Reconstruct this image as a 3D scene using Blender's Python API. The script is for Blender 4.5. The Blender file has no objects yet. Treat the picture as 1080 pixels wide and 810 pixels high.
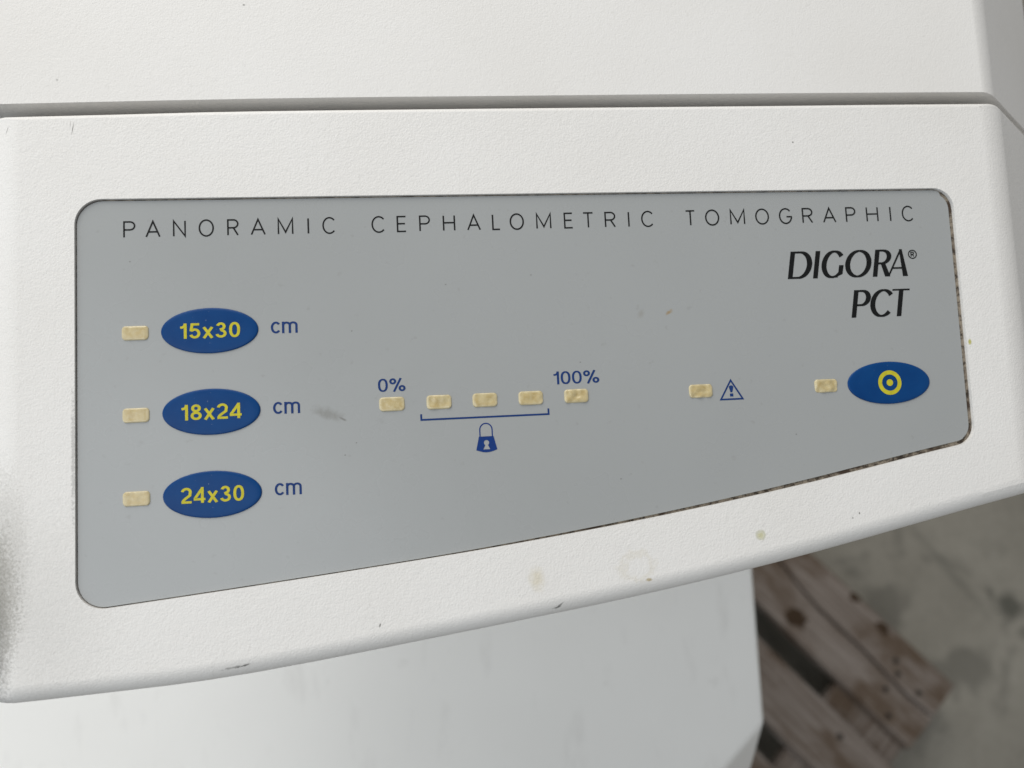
import bpy, bmesh, math, random
from mathutils import Matrix, Vector, noise
random.seed(7)
R = math.radians

# ------------------------------------------------------------------ camera, light, exposure
F_PX, D = 811.0, 0.26                       # focal length in photo pixels, metres to the panel
TILT, PANEL_H = 18.0, 1.28                  # the panel leans back 18 degrees; height of its centre over the floor
M = Matrix.Rotation(R(2.905), 3, 'Z') @ Matrix.Rotation(R(-4.823), 3, 'X') @ Matrix.Rotation(R(5.843), 3, 'Y')
MT = M.transposed()
CAM_P = MT @ Vector((0, 0, D))              # camera in panel coordinates
W = Matrix.Translation((0, 0, PANEL_H)) @ Matrix.Rotation(R(TILT), 4, 'X')

sc = bpy.context.scene
col = sc.collection
cd = bpy.data.cameras.new('camera'); cam = bpy.data.objects.new('camera', cd); col.objects.link(cam)
cam.matrix_world = W @ (Matrix.Translation(CAM_P) @ MT.to_4x4())
cd.sensor_width = 36.0; cd.lens = F_PX / 1080 * 36; cd.clip_start = 0.01; cd.clip_end = 100
cd.dof.use_dof = True; cd.dof.focus_distance = 0.262; cd.dof.aperture_fstop = 7.5
sc.camera = cam

world = bpy.data.worlds.new('World'); sc.world = world; world.use_nodes = True
bg = world.node_tree.nodes['Background']
bg.inputs[0].default_value = (0.97, 0.985, 1.0, 1); bg.inputs[1].default_value = 0.36

def area(name, loc, target, size, power, color):
    l = bpy.data.lights.new(name, 'AREA'); l.shape = 'RECTANGLE'; l.size, l.size_y = size; l.energy = power; l.color = color
    o = bpy.data.objects.new(name, l); col.objects.link(o); o.location = loc
    o.rotation_euler = (Vector(target) - Vector(loc)).to_track_quat('-Z', 'Y').to_euler()
    return o
area('hall_roof_light', (-0.65, 1.25, 2.75), (0, 0, 1.25), (1.7, 1.5), 43, (1.0, 0.975, 0.94))
area('doorway_daylight', (-2.6, -0.9, 1.75), (0, -0.1, 1.0), (1.6, 1.8), 20, (0.78, 0.89, 1.0))
area('skylight', (-0.95, -1.05, 3.0), (0.0, -0.1, 1.1), (1.6, 1.5), 18, (0.90, 0.95, 1.0))

sc.view_settings.view_transform = 'Standard'; sc.view_settings.look = 'None'
sc.view_settings.exposure = -0.20; sc.view_settings.gamma = 1.0
sc.render.engine = 'CYCLES'

# ------------------------------------------------------------------ helpers
def ray(x, y): return MT @ Vector(((x - 540) / F_PX, -(y - 405) / F_PX, -1.0))
def pan(x, y, z=0.0):                        # photo pixel -> point of the panel plane (panel frame, metres)
    r = ray(x, y); return CAM_P + r * ((z - CAM_P.z) / r.z)
W3 = W.to_3x3()
def at_height(x, y, z):                      # photo pixel -> world point at height z
    c = W @ CAM_P; r = W3 @ ray(x, y); return c + r * ((z - c.z) / r.z)

def link(name, me, mat=None, parent=None, local=None):
    o = bpy.data.objects.new(name, me); col.objects.link(o)
    if mat: me.materials.clear(); me.materials.append(mat)
    if parent: o.parent = parent
    if local is not None: o.matrix_local = local
    return o
def mesh_from(bm, name, smooth=None):
    bmesh.ops.recalc_face_normals(bm, faces=bm.faces[:])
    me = bpy.data.meshes.new(name); bm.to_mesh(me); bm.free()
    if smooth is not None:
        for p in me.polygons: p.use_smooth = True
        me.set_sharp_from_angle(angle=R(smooth))
    return me
def bake(o, name):
    dg = bpy.context.evaluated_depsgraph_get(); dg.update()
    me = bpy.data.meshes.new_from_object(o.evaluated_get(dg), preserve_all_data_layers=True, depsgraph=dg)
    me.name = name
    old = o.data; bpy.data.objects.remove(o)
    return me
def catmull(pts, n):
    out = []
    P = [2 * Vector(pts[0]) - Vector(pts[1])] + [Vector(p) for p in pts] + [2 * Vector(pts[-1]) - Vector(pts[-2])]
    for i in range(1, len(P) - 2):
        for k in range(n):
            t = k / n
            a, b, c, d = P[i-1], P[i], P[i+1], P[i+2]
            out.append(0.5 * ((2*b) + (c-a)*t + (2*a-5*b+4*c-d)*t*t + (-a+3*b-3*c+d)*t**3))
    out.append(P[-2].copy())
    return out
def prism(outline, z0, z1):
    bm = bmesh.new()
    lo = [bm.verts.new((p[0], p[1], z0)) for p in outline]; hi = [bm.verts.new((p[0], p[1], z1)) for p in outline]
    bm.faces.new(hi); bm.faces.new(lo[::-1])
    n = len(outline)
    for i in range(n): bm.faces.new((lo[i], lo[(i+1) % n], hi[(i+1) % n], hi[i]))
    return bm
def cut(bm, co, no):                         # remove what lies beyond the plane and close the cut
    g = bm.verts[:] + bm.edges[:] + bm.faces[:]
    r = bmesh.ops.bisect_plane(bm, geom=g, dist=1e-6, plane_co=co, plane_no=no, clear_outer=True)
    e = [x for x in r['geom_cut'] if isinstance(x, bmesh.types.BMEdge)]
    bmesh.ops.edgenet_fill(bm, edges=e)
    bmesh.ops.recalc_face_normals(bm, faces=bm.faces[:])
def bevelled(bm, name, width, weight_fn, segments=6, cutter=None):
    wl = bm.edges.layers.float.get('bevel_weight_edge') or bm.edges.layers.float.new('bevel_weight_edge')
    for e in bm.edges:
        if len(e.link_faces) == 2 and e.calc_face_angle(0) > R(12): e[wl] = weight_fn(e)
    me = mesh_from(bm, name)
    o = link(name, me)
    b = o.modifiers.new('b', 'BEVEL'); b.limit_method = 'WEIGHT'; b.width = width; b.segments = segments; b.use_clamp_overlap = False
    if cutter:
        q = o.modifiers.new('c', 'BOOLEAN'); q.operation = 'DIFFERENCE'; q.solver = 'EXACT'; q.object = cutter
    me = bake(o, name)
    for p in me.polygons: p.use_smooth = True
    me.set_sharp_from_angle(angle=R(30))
    o = link(name, me)
    w = o.modifiers.new('w', 'WEIGHTED_NORMAL'); w.keep_sharp = True; w.weight = 100
    return bake(o, name)

# ---- materials
def nmat(name):
    m = bpy.data.materials.new(name); m.use_nodes = True
    nt = m.node_tree; b = nt.nodes['Principled BSDF']
    return m, nt, b
class G:                                     # small node-graph helper
    def __init__(s, nt):
        s.nt = nt; tc = nt.nodes.new('ShaderNodeTexCoord'); s.obj = tc.outputs['Object']; s.gen = tc.outputs['Generated']
    def n(s, t, **k):
        x = s.nt.nodes.new(t)
        for a, v in k.items(): setattr(x, a, v)
        return x
    def noise(s, scale, detail=2, rough=.5, vec=None, dist=0):
        x = s.n('ShaderNodeTexNoise'); x.inputs['Scale'].default_value = scale; x.inputs['Detail'].default_value = detail
        x.inputs['Roughness'].default_value = rough; x.inputs['Distortion'].default_value = dist
        s.nt.links.new(vec or s.obj, x.inputs['Vector']); return x.outputs[0]
    def mp(s, v, a, b, c=0., d=1.):
        x = s.n('ShaderNodeMapRange'); s.nt.links.new(v, x.inputs[0])
        for i, q in enumerate((a, b, c, d)): x.inputs[i+1].default_value = q
        return x.outputs[0]
    def math(s, op, a, b=None):
        x = s.n('ShaderNodeMath', operation=op)
        for i, q in enumerate((a, b)):
            if q is None: continue
            if isinstance(q, (int, float)): x.inputs[i].default_value = q
            else: s.nt.links.new(q, x.inputs[i])
        return x.outputs[0]
    def mix(s, f, a, b):
        x = s.n('ShaderNodeMix', data_type='RGBA')
        for i, q in ((0, f), (6, a), (7, b)):
            if isinstance(q, (int, float)): x.inputs[i].default_value = q
            elif isinstance(q, tuple): x.inputs[i].default_value = (*q, 1)
            else: s.nt.links.new(q, x.inputs[i])
        return x.outputs[2]
    def map(s, loc=(0,0,0), rot=(0,0,0), scale=(1,1,1), vec=None):
        x = s.n('ShaderNodeMapping', vector_type='TEXTURE')
        x.inputs[1].default_value = loc; x.inputs[2].default_value = rot; x.inputs[3].default_value = scale
        s.nt.links.new(vec or s.obj, x.inputs[0]); return x.outputs[0]
    def blob(s, px, rx, ry, ang=0, soft=.5, ring=False, wob=.5, wscale=700):
        # stain of its own shape round a point of the panel frame; rx, ry in mm
        c = pan(*px)
        v = s.map((c.x, c.y, 0), (0, 0, R(ang)), (rx/1000, ry/1000, 1e3))
        l = s.n('ShaderNodeVectorMath', operation='LENGTH'); s.nt.links.new(v, l.inputs[0])
        w = s.noise(wscale, 3, .6)
        r = s.math('ADD', l.outputs['Value'], s.math('MULTIPLY', s.math('SUBTRACT', w, .5), wob*2))
        if ring: return s.mp(s.math('ABSOLUTE', s.math('SUBTRACT', r, 1.0)), soft, 0)
        return s.mp(r, 1.0, 1.0 - soft)
    def bump(s, h, strength, dist, normal=None):
        x = s.n('ShaderNodeBump'); x.inputs['Strength'].default_value = strength; x.inputs['Distance'].default_value = dist
        s.nt.links.new(h, x.inputs['Height'])
        if normal: s.nt.links.new(normal, x.inputs['Normal'])
        return x.outputs[0]
    def to(s, b, **k):
        for a, v in k.items():
            i = b.inputs[a.replace('_', ' ')]
            if isinstance(v, (int, float)): i.default_value = v
            elif isinstance(v, tuple): i.default_value = (*v, 1)
            else: s.nt.links.new(v, i)

def white_plastic(name, stains=(), bump=.62, grime=.10):
    m, nt, b = nmat(name); g = G(nt)
    c = g.mix(g.mp(g.noise(14, 4), .35, .7), (.765, .748, .718), (.735, .715, .68))
    c = g.mix(g.math('MULTIPLY', g.mp(g.noise(520, 2, .7), .62, .74), grime), c, (.36, .34, .30))
    for (args, colr, amt) in stains:
        c = g.mix(g.math('MULTIPLY', g.blob(**args), amt), c, colr)
    h = g.math('ADD', g.noise(1450, 2, .55), g.math('MULTIPLY', g.noise(420, 2, .5), .7))
    g.to(b, Base_Color=c, Roughness=.52, Normal=g.bump(h, bump, .00022))
    b.inputs['Specular IOR Level'].default_value = .35
    return m
brown = (.30, .27, .16); dk = (.10, .095, .085)
bezel_stains = [
    (dict(px=(-4, 640), rx=8, ry=24, soft=.9, wob=.75, wscale=1300), (.17, .155, .125), .85),
    (dict(px=(-6, 690), rx=6, ry=22, soft=.8, wob=.8, wscale=1000), (.10, .092, .08), .6),
    (dict(px=(-2, 600), rx=11, ry=36, soft=.95, wob=.6, wscale=1300), (.28, .265, .23), .65),
    (dict(px=(40, 655), rx=26, ry=40, soft=1., wob=.6, wscale=900), (.42, .41, .38), .28),
    (dict(px=(566, 611), rx=3.2, ry=4.6, soft=.7, wob=.5, wscale=500), (.60, .53, .36), .5),
    (dict(px=(672, 597), rx=5.2, ry=4.2, soft=.35, ring=True, wob=.9, wscale=330), (.57, .51, .36), .24),
    (dict(px=(684, 611), rx=1.4, ry=.7, soft=.6, wob=.3), (.42, .33, .17), .8),
    (dict(px=(801, 564), rx=1.7, ry=1.7, soft=.6, wob=.4), (.48, .46, .22), .7),
    (dict(px=(801, 564), rx=1.5, ry=1.5, soft=.4, ring=True, wob=.3), (.36, .36, .18), .4),
    (dict(px=(1021, 361), rx=.8, ry=1.3, soft=.5, wob=.3), (.45, .42, .08), .9),
    (dict(px=(78.5, 480), rx=.7, ry=24, soft=.6, wob=1.2, wscale=1500), dk, .35),
    (dict(px=(401, 659), rx=.35, ry=.8, ang=-20, soft=.6, wob=.2), dk, .8),
    (dict(px=(590, 639), rx=2.2, ry=.45, ang=38, soft=.6, wob=.7), dk, .7),
    (dict(px=(587, 641), rx=1.8, ry=.4, ang=12, soft=.6, wob=.7), dk, .7),
    (dict(px=(257, 702), rx=2.4, ry=.4, ang=14, soft=.6, wob=.9), dk, .8),
    (dict(px=(246, 704), rx=4.2, ry=.5, ang=8, soft=.7, wob=1.2), dk, .55),
    (dict(px=(835, 151), rx=.35, ry=.35, soft=.5, wob=.2), dk, .9),
    (dict(px=(905, 541), rx=.35, ry=.5, soft=.5, wob=.2), dk, .8),
    (dict(px=(898, 546), rx=.3, ry=.5, soft=.5, wob=.2), dk, .6),
    (dict(px=(78, 137), rx=2.6, ry=.16, ang=80, soft=.6, wob=.2), dk, .9),
    (dict(px=(75.5, 133), rx=1.8, ry=.13, ang=84, soft=.6, wob=.2), dk, .5),
    (dict(px=(8, 138), rx=1.8, ry=.16, ang=70, soft=.6, wob=.2), dk, .7),
]
M_BEZEL = white_plastic('white_textured_plastic_stained', bezel_stains)
M_COVER = white_plastic('white_textured_plastic', [
    (dict(px=(257, 5), rx=.5, ry=.4, soft=.6, wob=.2), dk, .7),
    (dict(px=(60, 84), rx=.5, ry=.6, soft=.6, wob=.4), dk, .4)], bump=.42)
def cold_white():
    m, nt, b = nmat('white_smooth_plastic'); g = G(nt)
    c = g.mix(g.mp(g.noise(7, 4), .35, .7), (.83, .82, .785), (.79, .78, .745))
    c = g.mix(g.math('MULTIPLY', g.mp(g.noise(46, 4, .6), .66, .80), .28), c, (.48, .46, .42))
    c = g.mix(g.math('MULTIPLY', g.mp(g.noise(21, 3, .6, g.map(scale=(.3, 1, 1.6))), .58, .76), .16), c, (.45, .43, .40))
    g.to(b, Base_Color=c, Roughness=.45, Normal=g.bump(g.noise(700, 2), .25, .0002)); return m
M_BODY = cold_white()

def panel_mat():
    m, nt, b = nmat('grey_overlay_film'); g = G(nt)
    c = g.mix(g.mp(g.noise(9, 3), .3, .7), (.345, .355, .350), (.328, .338, .333))
    sm = g.blob((345, 436), 6.2, 2.4, ang=-18, soft=.8, wob=.8, wscale=420)
    c = g.mix(g.math('MULTIPLY', sm, .55), c, (.19, .185, .165))
    c = g.mix(g.math('MULTIPLY', g.blob((362, 442), 1.6, .5, ang=-30, soft=.6, wob=.5), .7), c, (.15, .145, .13))
    c = g.mix(g.math('MULTIPLY', g.blob((706, 329), 1.6, .8, ang=35, soft=.6, wob=.9), .85), c, (.30, .21, .10))
    c = g.mix(g.math('MULTIPLY', g.blob((676, 331), 1.2, 2.0, ang=-35, soft=.7, wob=.6), .35), c, (.22, .20, .16))
    for p in ((371, 349), (364, 480), (376, 467), (612, 382), (137, 276), (840, 458), (560, 290), (655, 505), (470, 300)):
        c = g.mix(g.math('MULTIPLY', g.blob(p, .38, .3, soft=.6, wob=.3), .6), c, (.10, .095, .08))
    c = g.mix(g.math('MULTIPLY', g.mp(g.noise(260, 2, .6), .68, .76), .18), c, (.18, .17, .15))
    r = g.mp(g.noise(24, 4, .6), .3, .7, .24, .32)
    g.to(b, Base_Color=c, Roughness=r, Normal=g.bump(g.noise(60, 2), .06, .0006))
    return m
M_PANEL = panel_mat()
def liner_mat():
    m, nt, b = nmat('dirty_recess'); g = G(nt)
    c = g.mix(g.mp(g.noise(420, 4, .75), .40, .56), (.035, .025, .016), (.26, .22, .17))
    c = g.mix(g.mp(g.noise(130, 2), .55, .65), c, (.05, .032, .02))
    g.to(b, Base_Color=c, Roughness=.9); return m
M_LINER = liner_mat()
def ink(name, c, rough=.45):
    m, nt, b = nmat(name); g = G(nt)
    cc = g.mix(g.mp(g.noise(900, 2), .35, .75), c, tuple(x * .8 + .004 for x in c))
    g.to(b, Base_Color=cc, Roughness=rough); b.inputs['Specular IOR Level'].default_value = .2; return m
M_BLACK = ink('black_print', (.004, .0045, .0045), .6)
M_NAVY = ink('navy_print', (.007, .036, .155), .6)
M_BLUE_PRINT = ink('blue_print', (.003, .034, .18), .6)
M_YELLOW = ink('yellow_print', (.56, .50, .03))
def button_mat():
    m, nt, b = nmat('blue_button_film'); g = G(nt)
    c = g.mix(g.mp(g.noise(120, 3), .3, .7), (.002, .040, .155), (.003, .050, .18))
    c = g.mix(g.math('MULTIPLY', g.mp(g.noise(800, 2, .6), .72, .77), .5), c, (.25, .28, .33))
    g.to(b, Base_Color=c, Roughness=g.mp(g.noise(90, 3), .3, .7, .30, .40)); b.inputs['Specular IOR Level'].default_value = .16; return m
M_BUTTON = button_mat()
def amber():
    m, nt, b = nmat('yellowed_clear_window'); g = G(nt)
    oi = g.n('ShaderNodeObjectInfo'); off = g.n('ShaderNodeVectorMath', operation='ADD')
    sc_ = g.math('MULTIPLY', oi.outputs['Random'], 9.0)
    cx = g.n('ShaderNodeCombineXYZ'); nt.links.new(sc_, cx.inputs[0]); nt.links.new(sc_, cx.inputs[2])
    nt.links.new(g.obj, off.inputs[0]); nt.links.new(cx.outputs[0], off.inputs[1]); v = off.outputs[0]
    c = g.mix(g.mp(g.noise(520, 3, .6, v, .6), .3, .7), (.45, .34, .145), (.54, .455, .255))
    c = g.mix(g.math('MULTIPLY', g.mp(g.noise(900, 3, .7, v), .6, .70), .3), c, (.36, .25, .10))
    e = g.n('ShaderNodeSeparateXYZ'); nt.links.new(g.obj, e.inputs[0])
    rim = g.math('MAXIMUM', g.mp(g.math('ABSOLUTE', e.outputs[0]), .0030, .0040), g.mp(g.math('ABSOLUTE', e.outputs[1]), .0015, .0023))
    c = g.mix(g.math('MULTIPLY', rim, .6), c, (.62, .55, .36))  # edge highlight painted into the colour as a paler rim
    h = g.noise(700, 3, .6, v)
    g.to(b, Base_Color=c, Roughness=.28, Normal=g.bump(h, .35, .0003)); b.inputs['Coat Weight'].default_value = .35
    b.inputs['Coat Roughness'].default_value = .25
    return m
M_AMBER = amber()

# ------------------------------------------------------------------ floor
FLOOR_Z = 0.0
def concrete():
    m, nt, b = nmat('stained_concrete'); g = G(nt)
    c = g.mix(g.mp(g.noise(3.2, 5, .6), .35, .66), (.215, .20, .165), (.30, .282, .238))
    c = g.mix(g.math('MULTIPLY', g.mp(g.noise(6.5, 3, .55, None, .6), .56, .66), .6), c, (.105, .10, .082))
    c = g.mix(g.math('MULTIPLY', g.mp(g.noise(60, 4, .7), .5, .75), .35), c, (.14, .132, .112))
    for (px, rx, ry, a, amt) in (((1066, 640), .036, .030, 0, .8), ((1044, 624), .010, .012, 0, .5), ((1000, 600), .012, .10, 30, .3), ((1085, 668), .02, .02, 0, .5)):
        q = at_height(px[0], px[1], 0)
        v = g.map((q.x, q.y, 0), (0, 0, R(a)), (rx, ry, 1e3))
        l = g.n('ShaderNodeVectorMath', operation='LENGTH'); nt.links.new(v, l.inputs[0])
        r_ = g.math('ADD', l.outputs['Value'], g.math('MULTIPLY', g.math('SUBTRACT', g.noise(28, 4, .6), .5), 1.6))
        c = g.mix(g.math('MULTIPLY', g.mp(r_, 1.25, .45), amt), c, (.06, .06, .047))
    g.to(b, Base_Color=c, Roughness=.82, Normal=g.bump(g.noise(90, 5, .65), .35, .004)); return m
bm = bmesh.new(); bmesh.ops.create_grid(bm, x_segments=8, y_segments=8, size=9)
fl = link('floor', mesh_from(bm, 'floor'), concrete()); fl['kind'] = 'structure'

# ------------------------------------------------------------------ pallet
PAL_TOP = 0.144
def wood(name, dark, light, stain):
    m, nt, b = nmat(name); g = G(nt)
    oi = g.n('ShaderNodeObjectInfo'); k = g.math('MULTIPLY', oi.outputs['Random'], 40.)
    cx = g.n('ShaderNodeCombineXYZ'); nt.links.new(k, cx.inputs[1]); nt.links.new(k, cx.inputs[2])
    off = g.n('ShaderNodeVectorMath', operation='ADD'); nt.links.new(g.obj, off.inputs[0]); nt.links.new(cx.outputs[0], off.inputs[1]); v = off.outputs[0]
    gr = g.noise(5, 6, .65, g.map(scale=(1, .045, .3), vec=v), .4)
    c = g.mix(g.mp(gr, .3, .72), dark, light)
    c = g.mix(g.math('MULTIPLY', g.mp(g.noise(7, 4, .65, g.map(scale=(1, .55, 1), vec=v)), .46, .60), .85), c, stain)
    c = g.mix(g.math('MULTIPLY', g.mp(g.noise(120, 3, .7, g.map(scale=(1, .08, 1), vec=v)), .55, .7), .5), c, tuple(x * .35 for x in dark))
    g.to(b, Base_Color=c, Roughness=.8, Normal=g.bump(gr, .5, .004)); return m
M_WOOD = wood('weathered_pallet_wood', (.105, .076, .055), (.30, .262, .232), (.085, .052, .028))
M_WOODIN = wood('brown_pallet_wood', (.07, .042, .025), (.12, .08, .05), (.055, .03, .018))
M_NAIL = ink('dark_nail_steel', (.02, .016, .013), .6)
M_KNOT = ink('dark_knot_wood', (.05, .03, .016), .8)
corner = at_height(1007, 722, PAL_TOP)
PA = R(130.0)                                # planks run this way from the corner
pal = bpy.data.objects.new('pallet', None); col.objects.link(pal)
pal.matrix_world = Matrix.Translation((corner.x, corner.y, 0)) @ Matrix.Rotation(PA, 4, 'Z')   # x along planks, +y along the end edge
pal['label'] = 'weathered wooden pallet with split plank on the concrete floor'; pal['category'] = 'pallet'
L_, Wd = 1.2, 1.14
def plank_mesh(lx, ly, lz, seed, crack=False):
    rnd = random.Random(seed)
    bm = bmesh.new()
    def strip(ya, yb):                       # ya, yb: edge functions of x
        n = 24; rows = []
        for i in range(n + 1):
            x = lx * i / n; j = rnd.uniform(-.0016, .0016)
            rows.append([bm.verts.new((x + (rnd.uniform(-.002, .002) if i in (0, n) else 0), y + j * s, z)) for (y, s, z) in
                         ((ya(x), 1, 0), (ya(x) + .002, 0, lz), (yb(x) - .002, 0, lz), (yb(x), 1, 0))])
        for a, b in zip(rows, rows[1:]):
            for k in range(4): bm.faces.new((a[k], b[k], b[(k+1) % 4], a[(k+1) % 4]))
        bm.faces.new(rows[0]); bm.faces.new(rows[-1][::-1])
    if crack:
        mid = lambda x: ly * (.50 - .12 * min(1, x / .45) + .05 * math.sin(x * 9) + .02 * math.sin(x * 31))
        strip(lambda x: 0, lambda x: mid(x) - .0008); strip(lambda x: mid(x) + .0013, lambda x: ly)
    else: strip(lambda x: 0, lambda x: ly)
    return mesh_from(bm, 'plank')
widths = [.145, .10, .145, .10, .145, .10, .145]
gap = (Wd - sum(widths)) / (len(widths) - 1)
y = 0; tops = []
for i, w in enumerate(widths):
    o = link('plank', plank_mesh(L_, w, .022, i, i == 0), M_WOOD, pal, Matrix.Translation((0, y, PAL_TOP - .022))); tops.append((o, y, w)); y += w + gap
xs = [0.0, L_/2 - .0725, L_ - .145]
for i, x in enumerate(xs):                   # cross boards, blocks, runners
    me = plank_mesh(Wd, .145, .022, 20 + i)
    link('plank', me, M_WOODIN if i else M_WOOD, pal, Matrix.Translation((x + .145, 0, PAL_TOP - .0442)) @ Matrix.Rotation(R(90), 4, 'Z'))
    for yy in (0.0, Wd/2 - .05, Wd - .1):
        bm = bmesh.new(); bmesh.ops.create_cube(bm, size=1)
        for v in bm.verts: v.co = Vector(((v.co.x + .5) * .141 + .002, (v.co.y + .5) * .096 + .002, (v.co.z + .5) * .0772))
        bmesh.ops.bevel(bm, geom=bm.edges[:], offset=.002, segments=1, affect='EDGES')
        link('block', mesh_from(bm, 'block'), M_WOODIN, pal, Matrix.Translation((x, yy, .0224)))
for i, yy in enumerate((0.0, Wd/2 - .05, Wd - .1)):
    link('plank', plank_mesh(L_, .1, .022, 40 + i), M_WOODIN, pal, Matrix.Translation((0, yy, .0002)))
def disc(r, h, n=12, wob=0., seed=1, sy=1.):
    rnd = random.Random(seed); bm = bmesh.new(); ring = []
    for k in range(n):
        a = 2*math.pi*k/n; q = r * (1 + rnd.uniform(-wob, wob)); ring.append(bm.verts.new((q*math.cos(a), q*sy*math.sin(a), 0)))
    top = [bm.verts.new((v.co.x*.86, v.co.y*.86, h)) for v in ring]
    for k in range(n): bm.faces.new((ring[k], ring[(k+1) % n], top[(k+1) % n], top[k]))
    bm.faces.new(top)
    return mesh_from(bm, 'disc', 40)
inv = pal.matrix_world.inverted()
def on_plank(px, name, me, mat):
    q = inv @ at_height(px[0], px[1], PAL_TOP)
    for (o, yy, w) in tops:
        if yy <= q.y <= yy + w and 0 <= q.x <= L_:
            return link(name, me, mat, o, Matrix.Translation((q.x, q.y - yy, .0221)))
nail = disc(.0052, .0012); nail.name = 'nail'
for px in ((945, 697), (947, 711), (934, 727), (969, 731), (937, 755), (886, 777)):
    on_plank(px, 'nail', nail, M_NAIL)
for px, r, sd in (((839, 652), .021, 3), ((902, 630), .010, 5), ((931, 663), .012, 6)):
    on_plank(px, 'knot', disc(r, .0008, 16, .3, sd, .75), M_KNOT)

# ------------------------------------------------------------------ the scanner
scan = bpy.data.objects.new('image_plate_scanner', None); col.objects.link(scan)
scan.location = (0.012, 0.05, PAL_TOP)
scan['label'] = 'white floor-standing X-ray plate scanner with grey control panel and blue buttons'; scan['category'] = 'scanner'
SW = Matrix.Translation(-scan.location) @ W                       # panel frame in the scanner's space
BZ = .0009                                                        # bezel face above the film
FACE_X0, FACE_X1 = -.1638, .186

# --- panel cut-out
def rounded(pts_r):                          # [(Vector, radius, n)] closed -> points with rounded corners
    out = []; N = len(pts_r)
    for i, (p, r) in enumerate(pts_r):
        if r == 0: out.append(p); continue
        a, b = pts_r[i-1][0], pts_r[(i+1) % N][0]
        u = (a - p).normalized(); v = (b - p).normalized(); ang = u.angle(v); t = r / math.tan(ang/2)
        c = p + (u + v).normalized() * (r / math.sin(ang/2)); s, e = p + u*t, p + v*t
        a0 = math.atan2(s.y-c.y, s.x-c.x); a1 = math.atan2(e.y-c.y, e.x-c.x)
        dlt = (a1 - a0 + math.pi) % (2*math.pi) - math.pi
        for k in range(9): q = a0 + dlt*k/8; out.append(Vector((c.x + r*math.cos(q), c.y + r*math.sin(q))))
    return out
V2 = lambda x, y: Vector((x/1000, y/1000))
bot = catmull([(-.139, -.0658), (-.0915, -.0618), (-.0464, -.0577), (-.0027, -.0533), (.0494, -.0468), (.1042, -.0383), (.1640, -.0272)], 3)
bot = [Vector((p[0], p[1])) for p in bot]
hole = rounded([(V2(-140.2, 66.3), .0085), (bot[0] + V2(-1.2, -.1), .0085)] + [(p, 0) for p in bot[1:-1]] + [(V2(164.6, -27.3), .0075), (V2(165.2, 65.1), .0075)])
def inset(loop, fn):
    n = len(loop); out = []
    for i, p in enumerate(loop):
        t = (loop[(i+1) % n] - loop[i-1]).normalized(); nrm = Vector((-t.y, t.x))     # loop is CCW: left is inside
        out.append(p + nrm * fn(p, nrm))
    return out
def gapw(p, nrm):
    if nrm.x < -.5: return .0016            # right side, wide dirty gap
    if nrm.y > .5: return .00035 + max(0, min(1, (p.x + .03) / .15)) * .00105
    if nrm.y < -.5: return .0005
    return .0004
film_out = inset(hole, gapw)

# --- bezel
bb = [(0, 741), (100, 732), (270, 709), (540, 656), (700, 622), (860, 582), (1080, 520)]
bb = [pan(x, y, -.0052) for x, y in bb]
left_ext, right_ext = bb[0].copy(), bb[-1].copy()
pts = [(-.207, bb[1].y - .0022)] + [(p.x, p.y) for p in bb[1:]] + [(.250, bb[-1].y + .0105)]
low = [Vector(p) for p in catmull(pts, 4)]
tt = [pan(x, y, BZ) for x, y in ((120, 119), (270, 115.5), (540, 112.5), (800, 110.2))]
top_pts = [(.250, tt[-1].y + .0005), (.15, tt[-1].y + .0003)] + [(p.x, p.y) for p in tt[::-1]] + [(-.207, tt[0].y - .0016)]
up = [Vector(p) for p in catmull(top_pts, 3)]
T = -.052
def facets(bm, x0, x1, z):
    s = Vector((.82, 0, 1)).normalized()
    cut(bm, (x1, 0, z), s); cut(bm, (x0, 0, z), Vector((-s.x, 0, s.z)))
def mid(e): return (e.verts[0].co + e.verts[1].co) / 2
def wt_bezel(e):
    m = mid(e); fn = [f.normal for f in e.link_faces]
    if m.z < -.049: return 0
    if any(abs(n.x) > .99 for n in fn): return .3
    if any(n.z > .99 for n in fn) and any(.4 < abs(n.x) < .95 and n.z > .5 for n in fn): return 1.0      # facet to face
    if all(abs(n.z) < .2 for n in fn): return 0
    return .26 if m.y > .05 else 1.0
bm = prism(low + up, T, BZ); facets(bm, FACE_X0, FACE_X1, BZ)
bez = bevelled(bm, 'control_bezel', .0068, wt_bezel, 6)
hb = bmesh.new(); hb.from_mesh(bez)          # open the front face for the recess
big = max(hb.faces, key=lambda f: f.calc_area() if f.normal.z > .99 else 0)
rim = big.edges[:]; bmesh.ops.delete(hb, geom=[big], context='FACES_ONLY')
ht = [hb.verts.new((p.x, p.y, BZ)) for p in hole]; hl = [hb.verts.new((p.x, p.y, -.0022)) for p in hole]
he = [hb.edges.new((ht[i], ht[(i+1) % len(ht)])) for i in range(len(ht))]
bmesh.ops.triangle_fill(hb, use_beauty=True, edges=rim + he)
for i in range(len(ht)): hb.faces.new((ht[i], ht[(i+1) % len(ht)], hl[(i+1) % len(ht)], hl[i])).smooth = False
for f in hb.faces:
    if abs(f.normal.z) > .99: f.smooth = True
me_h = mesh_from(hb, 'control_bezel')
for p in me_h.polygons: p.use_smooth = True
me_h.set_sharp_from_angle(angle=R(30))
ob_ = link('tmp', me_h); w_ = ob_.modifiers.new('w', 'WEIGHTED_NORMAL'); w_.keep_sharp = True; w_.weight = 100
bez = bake(ob_, 'control_bezel')
bezel = link('control_bezel', bez, M_BEZEL, scan, SW)
lin = link('recess_floor', mesh_from(prism(inset(hole, lambda p, n: .00004), -.0021, -.0005), 'recess_floor'), M_LINER, scan, SW)

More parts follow.
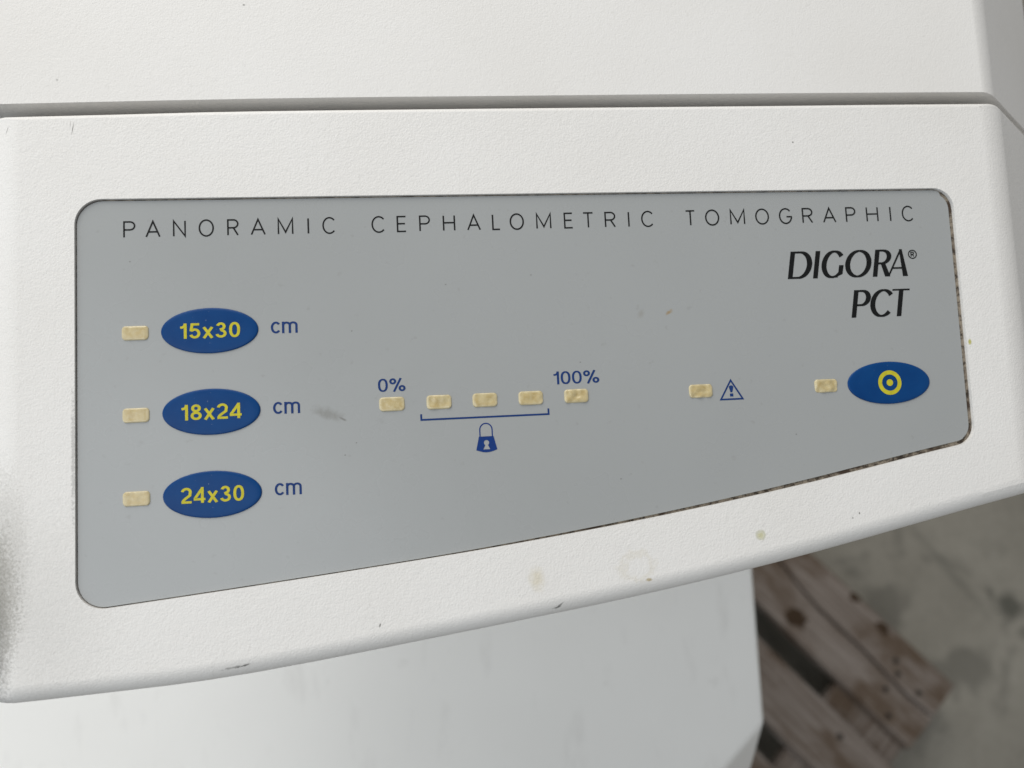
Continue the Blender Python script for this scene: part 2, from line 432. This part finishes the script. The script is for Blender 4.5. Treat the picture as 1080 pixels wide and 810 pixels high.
# --- film with print, windows, buttons
bm = prism(film_out, -.0008, 0)
film = link('control_panel', mesh_from(bm, 'control_panel'), M_PANEL, scan, SW)
film['label'] = 'grey printed control panel film with four blue oval buttons'

# --- top cover
lt = [pan(x, y, BZ - .001) for x, y in ((0, 110), (270, 104), (540, 101), (800, 98.5), (1035, 97))]
pts = [(-.220, lt[0].y - .001)] + [(p.x, p.y) for p in lt[1:]] + [(.250, lt[-1].y + .0002)]
low2 = [Vector(p) for p in catmull(pts, 4)]
bm = prism(low2 + [Vector((.250, .33)), Vector((-.220, .33))], T, BZ - .001); facets(bm, -.176, FACE_X1 - .0012, BZ - .001)
def wt_cover(e):
    m = mid(e); fn = [f.normal for f in e.link_faces]
    if m.z < -.049 or all(abs(n.z) < .2 for n in fn): return 0
    if any(n.z > .99 for n in fn) and any(.4 < abs(n.x) < .95 and n.z > .5 for n in fn): return 1.0
    return 0 if m.y < .2 else .8
link('top_cover', bevelled(bm, 'top_cover', .0068, wt_cover, 5), M_COVER, scan, SW)

# --- head housing under both, neck, lower housing
def rbox(name, x0, x1, y0, y1, z0, z1, bev, mat, mtx):
    bm = prism([(x0, y0), (x1, y0), (x1, y1), (x0, y1)], z0, z1)
    bmesh.ops.bevel(bm, geom=bm.edges[:], offset=bev, segments=3, affect='EDGES')
    return link(name, mesh_from(bm, name, 35), mat, scan, mtx)
rbox('head_housing', -.184, .208, -.030, .322, -.11, T + .0002, .006, M_BODY, SW)
SI = Matrix.Translation(-scan.location)
H_LOW = -.27
def wp(x, y, z): return W @ Vector((x, y, z))
yf, yb_ = -.33, .25
a = wp(0, yf, H_LOW); b = wp(0, yb_, H_LOW)
prof = [(a.y, PAL_TOP + .0003), (b.y, PAL_TOP + .0003), (b.y, b.z), (a.y, a.z)]
XR, XL = .1905, -.42
bm = bmesh.new()
A = [bm.verts.new((XL, *p)) for p in prof]; B = [bm.verts.new((XR, *p)) for p in prof]
bm.faces.new(A[::-1]); bm.faces.new(B)
for i in range(4): bm.faces.new((A[i], A[(i+1) % 4], B[(i+1) % 4], B[i]))
p1 = wp(*(pan(804, 761, H_LOW))); p1.x = XR
p2 = wp(*(pan(765, 810, H_LOW)))
p3 = wp(*(pan(789, 810, H_LOW - .03))); p3.x = XR
nrm = (p2 - p1).cross(p3 - p1).normalized()
if nrm.x < 0: nrm = -nrm
bmesh.ops.recalc_face_normals(bm, faces=bm.faces[:])
cut(bm, p1, nrm)
q1 = p1.copy(); q1.x = XR + XL - p1.x
cut(bm, q1, Vector((-nrm.x, nrm.y, nrm.z)))
low_me = bevelled(bm, 'lower_housing', .0035, lambda e: 0 if mid(e).z < PAL_TOP + .01 else 1.0, 4)
link('lower_housing', low_me, M_BODY, scan, SI)
n0, n1 = wp(0, .0, -.112), wp(0, .22, -.112)
bm = prism([(-.13, n0.y), (.154, n0.y), (.154, n1.y), (-.13, n1.y)], wp(0, n0.y, H_LOW).z - .02, n0.z - .002)
for v in bm.verts:
    if v.co.z > 1.0: v.co.z = n0.z + (v.co.y - n0.y) * math.tan(R(TILT)) - .0005
link('neck', mesh_from(bm, 'neck'), M_BODY, scan, SI)

# --- print helpers (flat print: thin sheets just above the film)
class Ink:
    def __init__(s): s.bm = bmesh.new(); s.k = 0
    def z(s): s.k += 1; return .00004 + (s.k % 4) * .000012
    def poly(s, pts):
        z = s.z(); vs = [s.bm.verts.new((p[0], p[1], z)) for p in pts]; f = s.bm.faces.new(vs)
        bmesh.ops.triangulate(s.bm, faces=[f])
    def band(s, outer, inner, closed=True):
        z = s.z(); a = [s.bm.verts.new((p[0], p[1], z)) for p in outer]; b = [s.bm.verts.new((p[0], p[1], z)) for p in inner]
        n = len(a)
        for i in range(n if closed else n - 1): s.bm.faces.new((a[i], a[(i+1) % n], b[(i+1) % n], b[i]))
    def stroke(s, pts, w, closed=False):     # w: number or per-point function(index, tangent)
        P = [Vector((p[0], p[1])) for p in pts]; n = len(P); l, r = [], []
        for i, p in enumerate(P):
            a = P[i-1] if (i or closed) else None; b = P[(i+1) % n] if (i < n-1 or closed) else None
            t1 = (p - a).normalized() if a is not None else None; t2 = (b - p).normalized() if b is not None else None
            t = ((t1 or t2) + (t2 or t1)).normalized(); k = 1.0
            if t1 and t2: k = 1 / max(.35, math.sqrt(max(0, (1 + t1.dot(t2)) / 2)))
            h = (w(i, t) if callable(w) else w) / 2 * k; nn = Vector((-t.y, t.x))
            l.append(p + nn*h); r.append(p - nn*h)
        s.band(l, r, closed)
    def done(s, name, mat, parent, label=None):
        for f in s.bm.faces: f.normal_update()
        for f in s.bm.faces:
            if f.normal.z < 0: f.normal_flip()
        me = bpy.data.meshes.new(name); s.bm.to_mesh(me); s.bm.free()
        o = link(name, me, mat, parent)
        if label: o['label'] = label
        return o
def arc(cx, cy, rx, ry, a0, a1, n=16): return [(cx + rx*math.cos(R(a0 + (a1-a0)*k/n)), cy + ry*math.sin(R(a0 + (a1-a0)*k/n))) for k in range(n+1)]
def circ(cx, cy, rx, ry, n=40): return arc(cx, cy, rx, ry, 0, 360 - 360/n, n-1)

# --- heading in thin spaced capitals, letters in a unit box (height 1, width w)
def glyph(ch, w):
    if ch == 'P': return [[(0, 0), (0, 1), (w*.55, 1)] + arc(w*.55, .74, w*.45, .26, 90, -90, 12)[1:] + [(0, .48)]]
    if ch == 'R': return glyph('P', w) + [[(w*.55, .48), (w, 0)]]
    if ch == 'A': return [[(0, 0), (w/2, 1), (w, 0)], [(w*.17, .32), (w*.83, .32)]]
    if ch == 'N': return [[(0, 0), (0, 1), (w, 0), (w, 1)]]
    if ch == 'M': return [[(0, 0), (0, 1), (w/2, .12), (w, 1), (w, 0)]]
    if ch == 'I': return [[(0, 0), (0, 1)]]
    if ch == 'E': return [[(w, 0), (0, 0), (0, 1), (w, 1)], [(0, .52), (w*.9, .52)]]
    if ch == 'H': return [[(0, 0), (0, 1)], [(w, 0), (w, 1)], [(0, .52), (w, .52)]]
    if ch == 'L': return [[(0, 1), (0, 0), (w, 0)]]
    if ch == 'T': return [[(0, 1), (w, 1)], [(w/2, 1), (w/2, 0)]]
    if ch == 'C': return [arc(w*.54, .5, w*.54, .52, 42, 318, 28)]
    if ch == 'G': return [arc(w*.54, .5, w*.54, .52, 42, 360, 30)[:-1] + [(w*1.06, .45), (w*.62, .45)]]
words = [
 ('PANORAMIC', [(130.1,142.7),(153.5,169.1),(182.5,195.9),(209.6,225.5),(239.7,251.5),(264.4,280),(292.9,309.2),(325.1,325.1),(340.1,353.8)]),
 ('CEPHALOMETRIC', [(391.9,406.1),(418.5,428.6),(442.2,453.5),(467.1,479.9),(492.6,506.8),(519,527.6),(537.6,552.4),(565.5,581.2),(594.8,604.3),(614.7,625.9),(637.8,649),(663,663),(676.3,689.3)]),
 ('TOMOGRAPHIC', [(722.9,733.3),(743.7,758.4),(770,785.5),(796.6,810.9),(821.6,834.4),(846,857),(867.7,881.5),(891.9,902.3),(913.6,926.1),(938.9,938.9),(951.2,963.4)])]
CAP, BASE, SWD = .00515, .0535, .00053
for wd, spans in words:
    I = Ink()
    for ch, (a, b) in zip(wd, spans):
        ym = 242 - (a - 129) / 837 * 16
        xa, xb = pan(a, ym).x, pan(b, ym).x
        if ch != 'I': xa += SWD*.4; xb -= SWD*.4
        w = max(.01, (xb - xa) / CAP)
        if ch == 'O': I.stroke([(xa + CAP*p[0], BASE + CAP*p[1]) for p in circ(w/2, .5, w/2, .52)], SWD, True); continue
        for path in glyph(ch, w): I.stroke([(xa + CAP*p[0], BASE + CAP*p[1]) for p in path], SWD)
    I.done('heading_lettering', M_BLACK, film, 'thin widely spaced capitals reading ' + wd)

# --- slanted logotype: broad-nib strokes in units of 1/190 cap height
def nib(lo, hi, p=1.3): return lambda i, t: lo + (hi - lo) * abs(t.y) ** p
def logo(I, strokes, bx, slant=.185):
    o = pan(*bx[0]); e = pan(*bx[1]); u = (e - o).normalized(); s = (e - o).length / bx[2]
    slope = u.y / u.x
    def tr(p): x = p[0] + p[1]*slant; return (o.x + s*x, o.y + s*p[1]*.985 + s*x*slope)
    for kind, pts, w in strokes:
        if kind == 'poly': I.poly([tr(p) for p in pts])
        else:                                # stroke in units, then transform its two edges
            J = Ink(); J.stroke(pts, w, kind == 'loop')
            for f in J.bm.faces: I.poly([tr((v.co.x, v.co.y)) for v in f.verts])
            J.bm.free()
def stem(x, w=33, h=190, y=0): return ('poly', [(x, y), (x+w, y), (x+w, y+h), (x, y+h)], 0)
def z_of(c): return tuple(int(v) for v in c)
zp = lambda x, y: (820 + x/6.75, 250 + y/6.75)
dig = [stem(0),
  ('line', [(28, 183), (70, 183)] + arc(70, 95, 73, 88, 90, -90, 26)[1:] + [(28, 7)], nib(14, 38)),
  stem(177),
  ('line', arc(312, 95, 66, 89, 38, 285, 34) + [(352, 10)], nib(14, 36)),
  ('line', arc(312, 95, 66, 89, 285, 322, 5) + [(366, 45)], nib(14, 22)),
  ('poly', [(352, 10), (384, 26), (386, 88), (353, 88)], 0),
  ('loop', circ(490, 95, 76, 89, 48), nib(14, 36)),
  stem(602),
  ('line', [(630, 183), (655, 183)] + arc(655, 138, 51, 45, 90, -90, 16)[1:] + [(630, 93)], nib(14, 34)),
  ('poly', [(648, 96), (682, 96), (729, 0), (691, 0)], 0),
  ('poly', [(708, 0), (722, 0), (793, 190), (778, 190)], 0),
  ('poly', [(772, 190), (793, 190), (856, 0), (819, 0)], 0),
  ('poly', [(736, 52), (836, 52), (832, 64), (740, 64)], 0)]
I = Ink(); logo(I, dig, (zp(73, 300), zp(928, 277), 855))
c = pan(*zp(960, 123)); rr = .00150
I.stroke(circ(c.x, c.y, rr, rr, 28), .00042, True)
r0 = .00080
for st in glyph('R', .62): I.stroke([(c.x + (p[0]-.34)*r0*2, c.y + (p[1]-.5)*r0*2) for p in st], .00038)
I.done('logo_lettering', M_BLACK, film, 'bold slanted black lettering reading DIGORA with registered mark')
pct = [stem(0, 33),
  ('line', [(28, 183), (58, 183)] + arc(58, 134, 49, 49, 90, -90, 18)[1:] + [(28, 85)], nib(14, 36)),
  ('line', arc(212, 95, 70, 89, 38, 318, 34), nib(14, 36)),
  ('poly', [(274, 178), (398, 178), (398, 190), (274, 190)], 0), stem(321, 33, 180)]
I = Ink(); logo(I, pct, (zp(527, 575), zp(882, 563), 355))
I.done('logo_lettering', M_BLACK, film, 'bold slanted black lettering reading PCT')

# --- sans numerals and letters as pen strokes in a unit box (height 1); returns (strokes, width)
def sans(ch, w):
    h = w/2                                  # pen half width: centre lines stay inside the box
    if ch == '0': q = .56; return [('loop', [(q/2 + (q/2-h)*math.copysign(abs(math.cos(t))**.86, math.cos(t)), .5 + (.5-h)*math.copysign(abs(math.sin(t))**.86, math.sin(t))) for t in [2*math.pi*k/36 for k in range(36)]])], q
    if ch == '1': return [('line', [(.29, 0), (.29, 1)]), ('line', [(.04, .735), (.15, .75), (.23, .80), (.275, .90), (.285, 1)])], .29 + h
    if ch == '2': return [('line', arc(.28, .72, .28-h, .28-h, 172, -22, 16) + [(.46, .50), (.24, .32), (.12, .19), (.075, h)]), ('line', [(.02, h), (.55, h)])], .56
    if ch == '3': return [('line', arc(.27, .74, .245-h, .26-h, 165, -80, 16) + [(.22, .53)]), ('line', [(.22, .53), (.28, .53)] + arc(.27, .275, .285-h, .275-h, 78, -168, 20))], .56
    if ch == '4': return [('line', [(.42, 0), (.42, 1)]), ('line', [(.43, .95), (.04, .30), (.04, .235), (.57, .235)])], .57
    if ch == '5': return [('line', [(.51, 1-h), (.145, 1-h), (.09, .48)]), ('line', [(.09, .50)] + arc(.275, .33, .285-h, .33-h, 128, -160, 22))], .56
    if ch == '8': return [('loop', circ(.28, .755, .245-h, .245-h*.9, 28)), ('loop', circ(.28, .275, .28-h, .275-h, 30))], .56
    if ch == 'x': return [('line', [(.05, 0), (.47, .72)]), ('line', [(.47, 0), (.05, .72)])], .52
    if ch == '%': return [('loop', circ(.20, .77, .20-h, .23-h, 24)), ('loop', circ(.72, .23, .20-h, .23-h, 24)), ('line', [(.25, -.02), (.66, 1.0)])], .92
    if ch == 'c': return [('line', arc(.27, .37, .27-h, .37-h, 38, 322, 26))], .50
    if ch == 'm': return [('line', [(.06, 0), (.06, .72)]), ('line', [(.06, .40)] + arc(.235, .50, .175, .22-h, 165, 0, 12) + [(.41, 0)]), ('line', [(.41, .40)] + arc(.585, .50, .175, .22-h, 165, 0, 12) + [(.76, 0)])], .76 + h
def text_mesh(body, x0, x1, y0, y1, pen, track=.10, z=.00005):
    I = Ink(); x = 0; parts = []
    for ch in body:
        st, w = sans(ch, pen)
        for kind, pts in st: parts.append((kind, [(x + p[0], p[1]) for p in pts]))
        x += w + track
    kx = (x1 - x0) / (x - track); ky = (y1 - y0)
    for kind, pts in parts:
        J = Ink(); J.stroke(pts, pen, kind == 'loop')
        zz = I.z()
        for f in J.bm.faces: I.bm.faces.new([I.bm.verts.new((x0 + v.co.x*kx, y0 + v.co.y*ky, zz)) for v in f.verts])
        J.bm.free()
    for f in I.bm.faces: f.normal_update()
    for f in I.bm.faces:
        if f.normal.z < 0: f.normal_flip()
    for v in I.bm.verts: v.co.z += z - .00005
    me = bpy.data.meshes.new('lettering'); I.bm.to_mesh(me); I.bm.free(); return me
for (xa, xb, yt, yb2) in ((285.6, 313.9, 339.3, 352.0), (288.0, 316.5, 424.0, 436.7), (289.8, 318.3, 509.6, 522.3)):
    p0, p1_ = pan(xa, (yt+yb2)/2), pan(xb, (yt+yb2)/2 - .8); yc = (p0.y + p1_.y)/2
    o = link('unit_lettering', text_mesh('cm', p0.x, p1_.x, yc - .00195, yc + .0034, .125, .09), M_NAVY, film)
for body, (xa, xb, ya, yb2) in (('0%', (398.6, 427.6, 413.6, 399.0)), ('100%', (583.1, 631.9, 405.6, 390.6))):
    p0, p1_ = pan(xa, (ya+yb2)/2), pan(xb, (ya+yb2)/2 - .6); yc = (p0.y + p1_.y)/2
    o = link('percent_lettering', text_mesh(body, p0.x, p1_.x, yc - .0022, yc + .0022, .128, .09), M_NAVY, film); o['label'] = 'dark blue lettering reading ' + body

# bracket, padlock, warning triangle
I = Ink(); a_, b_ = pan(444.4, 443.0), pan(578.6, 436.6); yy = (a_.y + b_.y)/2
I.stroke([(a_.x, yy + .0019), (a_.x, yy), (b_.x, yy), (b_.x, yy + .0019)], .00062)
I.done('bracket_mark', M_NAVY, film)
I = Ink(); U = lambda x, y: pan(490 + x/13.5, 430 + y/13.5)
c = U(313, 520); s = (U(405, 520) - U(215, 520)).length / 190
Q = lambda x, y: (c.x + x*s, c.y + y*s)
I.stroke([Q(-88, 108), Q(-88, 195)] + [Q(x, y) for x, y in arc(0, 205, 88, 92, 175, 5, 18)] + [Q(88, 195), Q(88, 108)], 17*s)
outl = [(-104, 112), (104, 112), (150, -78)] + [(150 - 300*k/10, -78 - 36*math.sin(math.pi*k/10)) for k in range(1, 10)] + [(-150, -78)]
key = arc(0, 22, 38, 38, 300, 600, 20) + [(-50, -72), (50, -72)]
me_b = bmesh.new()
def loop_edges(bm, pts, z):
    vs = [bm.verts.new((*Q(*p), z)) for p in pts]; return [bm.edges.new((vs[i], vs[(i+1) % len(vs)])) for i in range(len(vs))]
ed = loop_edges(me_b, outl, .00008) + loop_edges(me_b, key, .00008)
bmesh.ops.triangle_fill(me_b, use_beauty=True, use_dissolve=False, edges=ed)
for f in me_b.faces: I.poly([v.co for v in f.verts]) if False else None
vmap = {}
for f in me_b.faces:
    f.normal_update()
    vs = [vmap.setdefault(v.index if v.index >= 0 else id(v), I.bm.verts.new(v.co)) if False else I.bm.verts.new(v.co) for v in f.verts]
    I.bm.faces.new(vs)
me_b.free()
I.done('padlock_symbol', M_BLUE_PRINT, film)
I = Ink(); a_, b_, d_ = pan(770.2, 400.2), pan(760.4, 421.6), pan(783.4, 420.3)
yl = (b_.y + d_.y)/2; xm = (b_.x + d_.x)/2
I.stroke([(xm, a_.y - .0003), (b_.x, yl), (d_.x, yl)], .00058, True)
I.poly([(xm + p[0], yl + p[1]) for p in [(-.00034, .0024), (.00034, .0024), (.00078, .0041)] + arc(0, .0042, .00080, .0006, 0, 180, 8) + [(-.00078, .0041)]])
I.poly([(xm + dx, yl + .00145 + dy) for dx, dy in ((-.0006, -.0005), (.0006, -.0005), (.0006, .0005), (-.0006, .0005))])
I.done('warning_triangle_symbol', M_NAVY, film)

# --- buttons: slightly domed ovals under the film
def dome(a, b, h):
    bm = bmesh.new(); rings = []
    prof = [(1.0, -.0001), (1.0, h*.35), (.985, h*.62), (.95, h*.80), (.85, h*.92), (.6, h*.98), (.3, h)]
    n = 72
    for s, z in prof: rings.append([bm.verts.new((a*s*math.cos(2*math.pi*k/n), b*s*math.sin(2*math.pi*k/n), z)) for k in range(n)])
    for r1, r2 in zip(rings, rings[1:]):
        for k in range(n): bm.faces.new((r1[k], r1[(k+1) % n], r2[(k+1) % n], r2[k]))
    bm.faces.new(rings[-1])
    return mesh_from(bm, 'button', 60)
BH = .00055
bme = dome(.0154, .0075, BH)
btns = [((221.6, 348.8), '15x30', (189.9, 253.7)), ((223.4, 434.2), '18x24', (191.3, 255.3)), ((224.5, 521.1), '24x30', (191.5, 257.9)), ((937.2, 403.8), None, None)]
for (px, txt, span) in btns:
    c = pan(*px); c.y = {0: .0217, 1: -.0049, 2: -.0315, 3: -.0052}[btns.index((px, txt, span))]
    b = link('button', bme, M_BUTTON, scan, SW @ Matrix.Translation((c.x, c.y, 0)))
    b['label'] = 'blue oval button marked ' + (txt if txt else 'with a yellow ring and dot')
    if txt:
        xa, xb = pan(span[0], px[1]).x - c.x, pan(span[1], px[1]).x - c.x
        t = link('button_lettering', text_mesh(txt, xa, xb, -.00250, .00250, .148, .13, BH + .00005), M_YELLOW, b)
        t['label'] = 'yellow lettering reading ' + txt
    else:
        I = Ink(); I.band(circ(.0001, 0, .00435, .00435, 48), circ(.0001, 0, .0029, .0029, 48)); I.poly(circ(.0001, 0, .0012, .0012, 28))
        for v in I.bm.verts: v.co.z = BH + .00006
        I.done('ring_and_dot_symbol', M_YELLOW, b)

# --- yellowed indicator windows, each a little different
def window_mesh(seed, rough):
    a, b, h, n, m = .0042, .00235, .00045, 26, 16
    bm = bmesh.new(); g = []
    for j in range(m + 1):
        row = []
        for i in range(n + 1):
            u, v = -1 + 2*i/n, -1 + 2*j/m
            su, sv = math.copysign(1 - (1 - abs(u))**1.6, u), math.copysign(1 - (1 - abs(v))**1.6, v)
            x, y = a*su, b*sv
            r = .0013; ax, ay = abs(x) - (a - r), abs(y) - (b - r)          # round the corners
            if ax > 0 and ay > 0:
                q = max(ax, ay) / math.hypot(ax, ay)
                x = math.copysign(a - r + ax*q, x); y = math.copysign(b - r + ay*q, y)
            e = max(abs(u), abs(v))
            z = h * (1 - e**7) if e < 1 else -.0001
            nz = noise.noise(Vector((x*520 + seed*7.3, y*520, seed*3.1)))
            z += (0 if e > .99 else rough * nz * .00042)
            if rough > .75 and e < .99: z -= .00025 * math.exp(-(((x - .0002)/.0009)**2 + ((y + .0001)/.0005)**2))
            if e >= .99 and rough > .55:
                x *= 1 + .035*noise.noise(Vector((x*400, y*400, seed))); y *= 1 + .07*noise.noise(Vector((y*300, x*420, seed + 5)))
            row.append(bm.verts.new((x, y, z)))
        g.append(row)
    for j in range(m):
        for i in range(n): bm.faces.new((g[j][i], g[j][i+1], g[j+1][i+1], g[j+1][i]))
    return mesh_from(bm, 'indicator_window', 80)
wins = [((142.7, 351.5), .0217, .35), ((143.5, 438.4), -.0050, .35), ((144.1, 526.3), -.0316, .4)] + \
       [(p, -.0050, r) for p, r in (((413.4, 425.7), .35), ((463, 423.7), .6), ((511.5, 422), .45), ((559.8, 419.4), .55), ((607.8, 417.6), .8))] + \
       [((739, 412.3), -.0052, .95), ((871, 407.1), -.0053, 1.0)]
for k, (px, y_, rg) in enumerate(wins):
    link('indicator_window', window_mesh(k + 1, rg), M_AMBER, film, Matrix.Translation((pan(*px).x, y_, 0)))
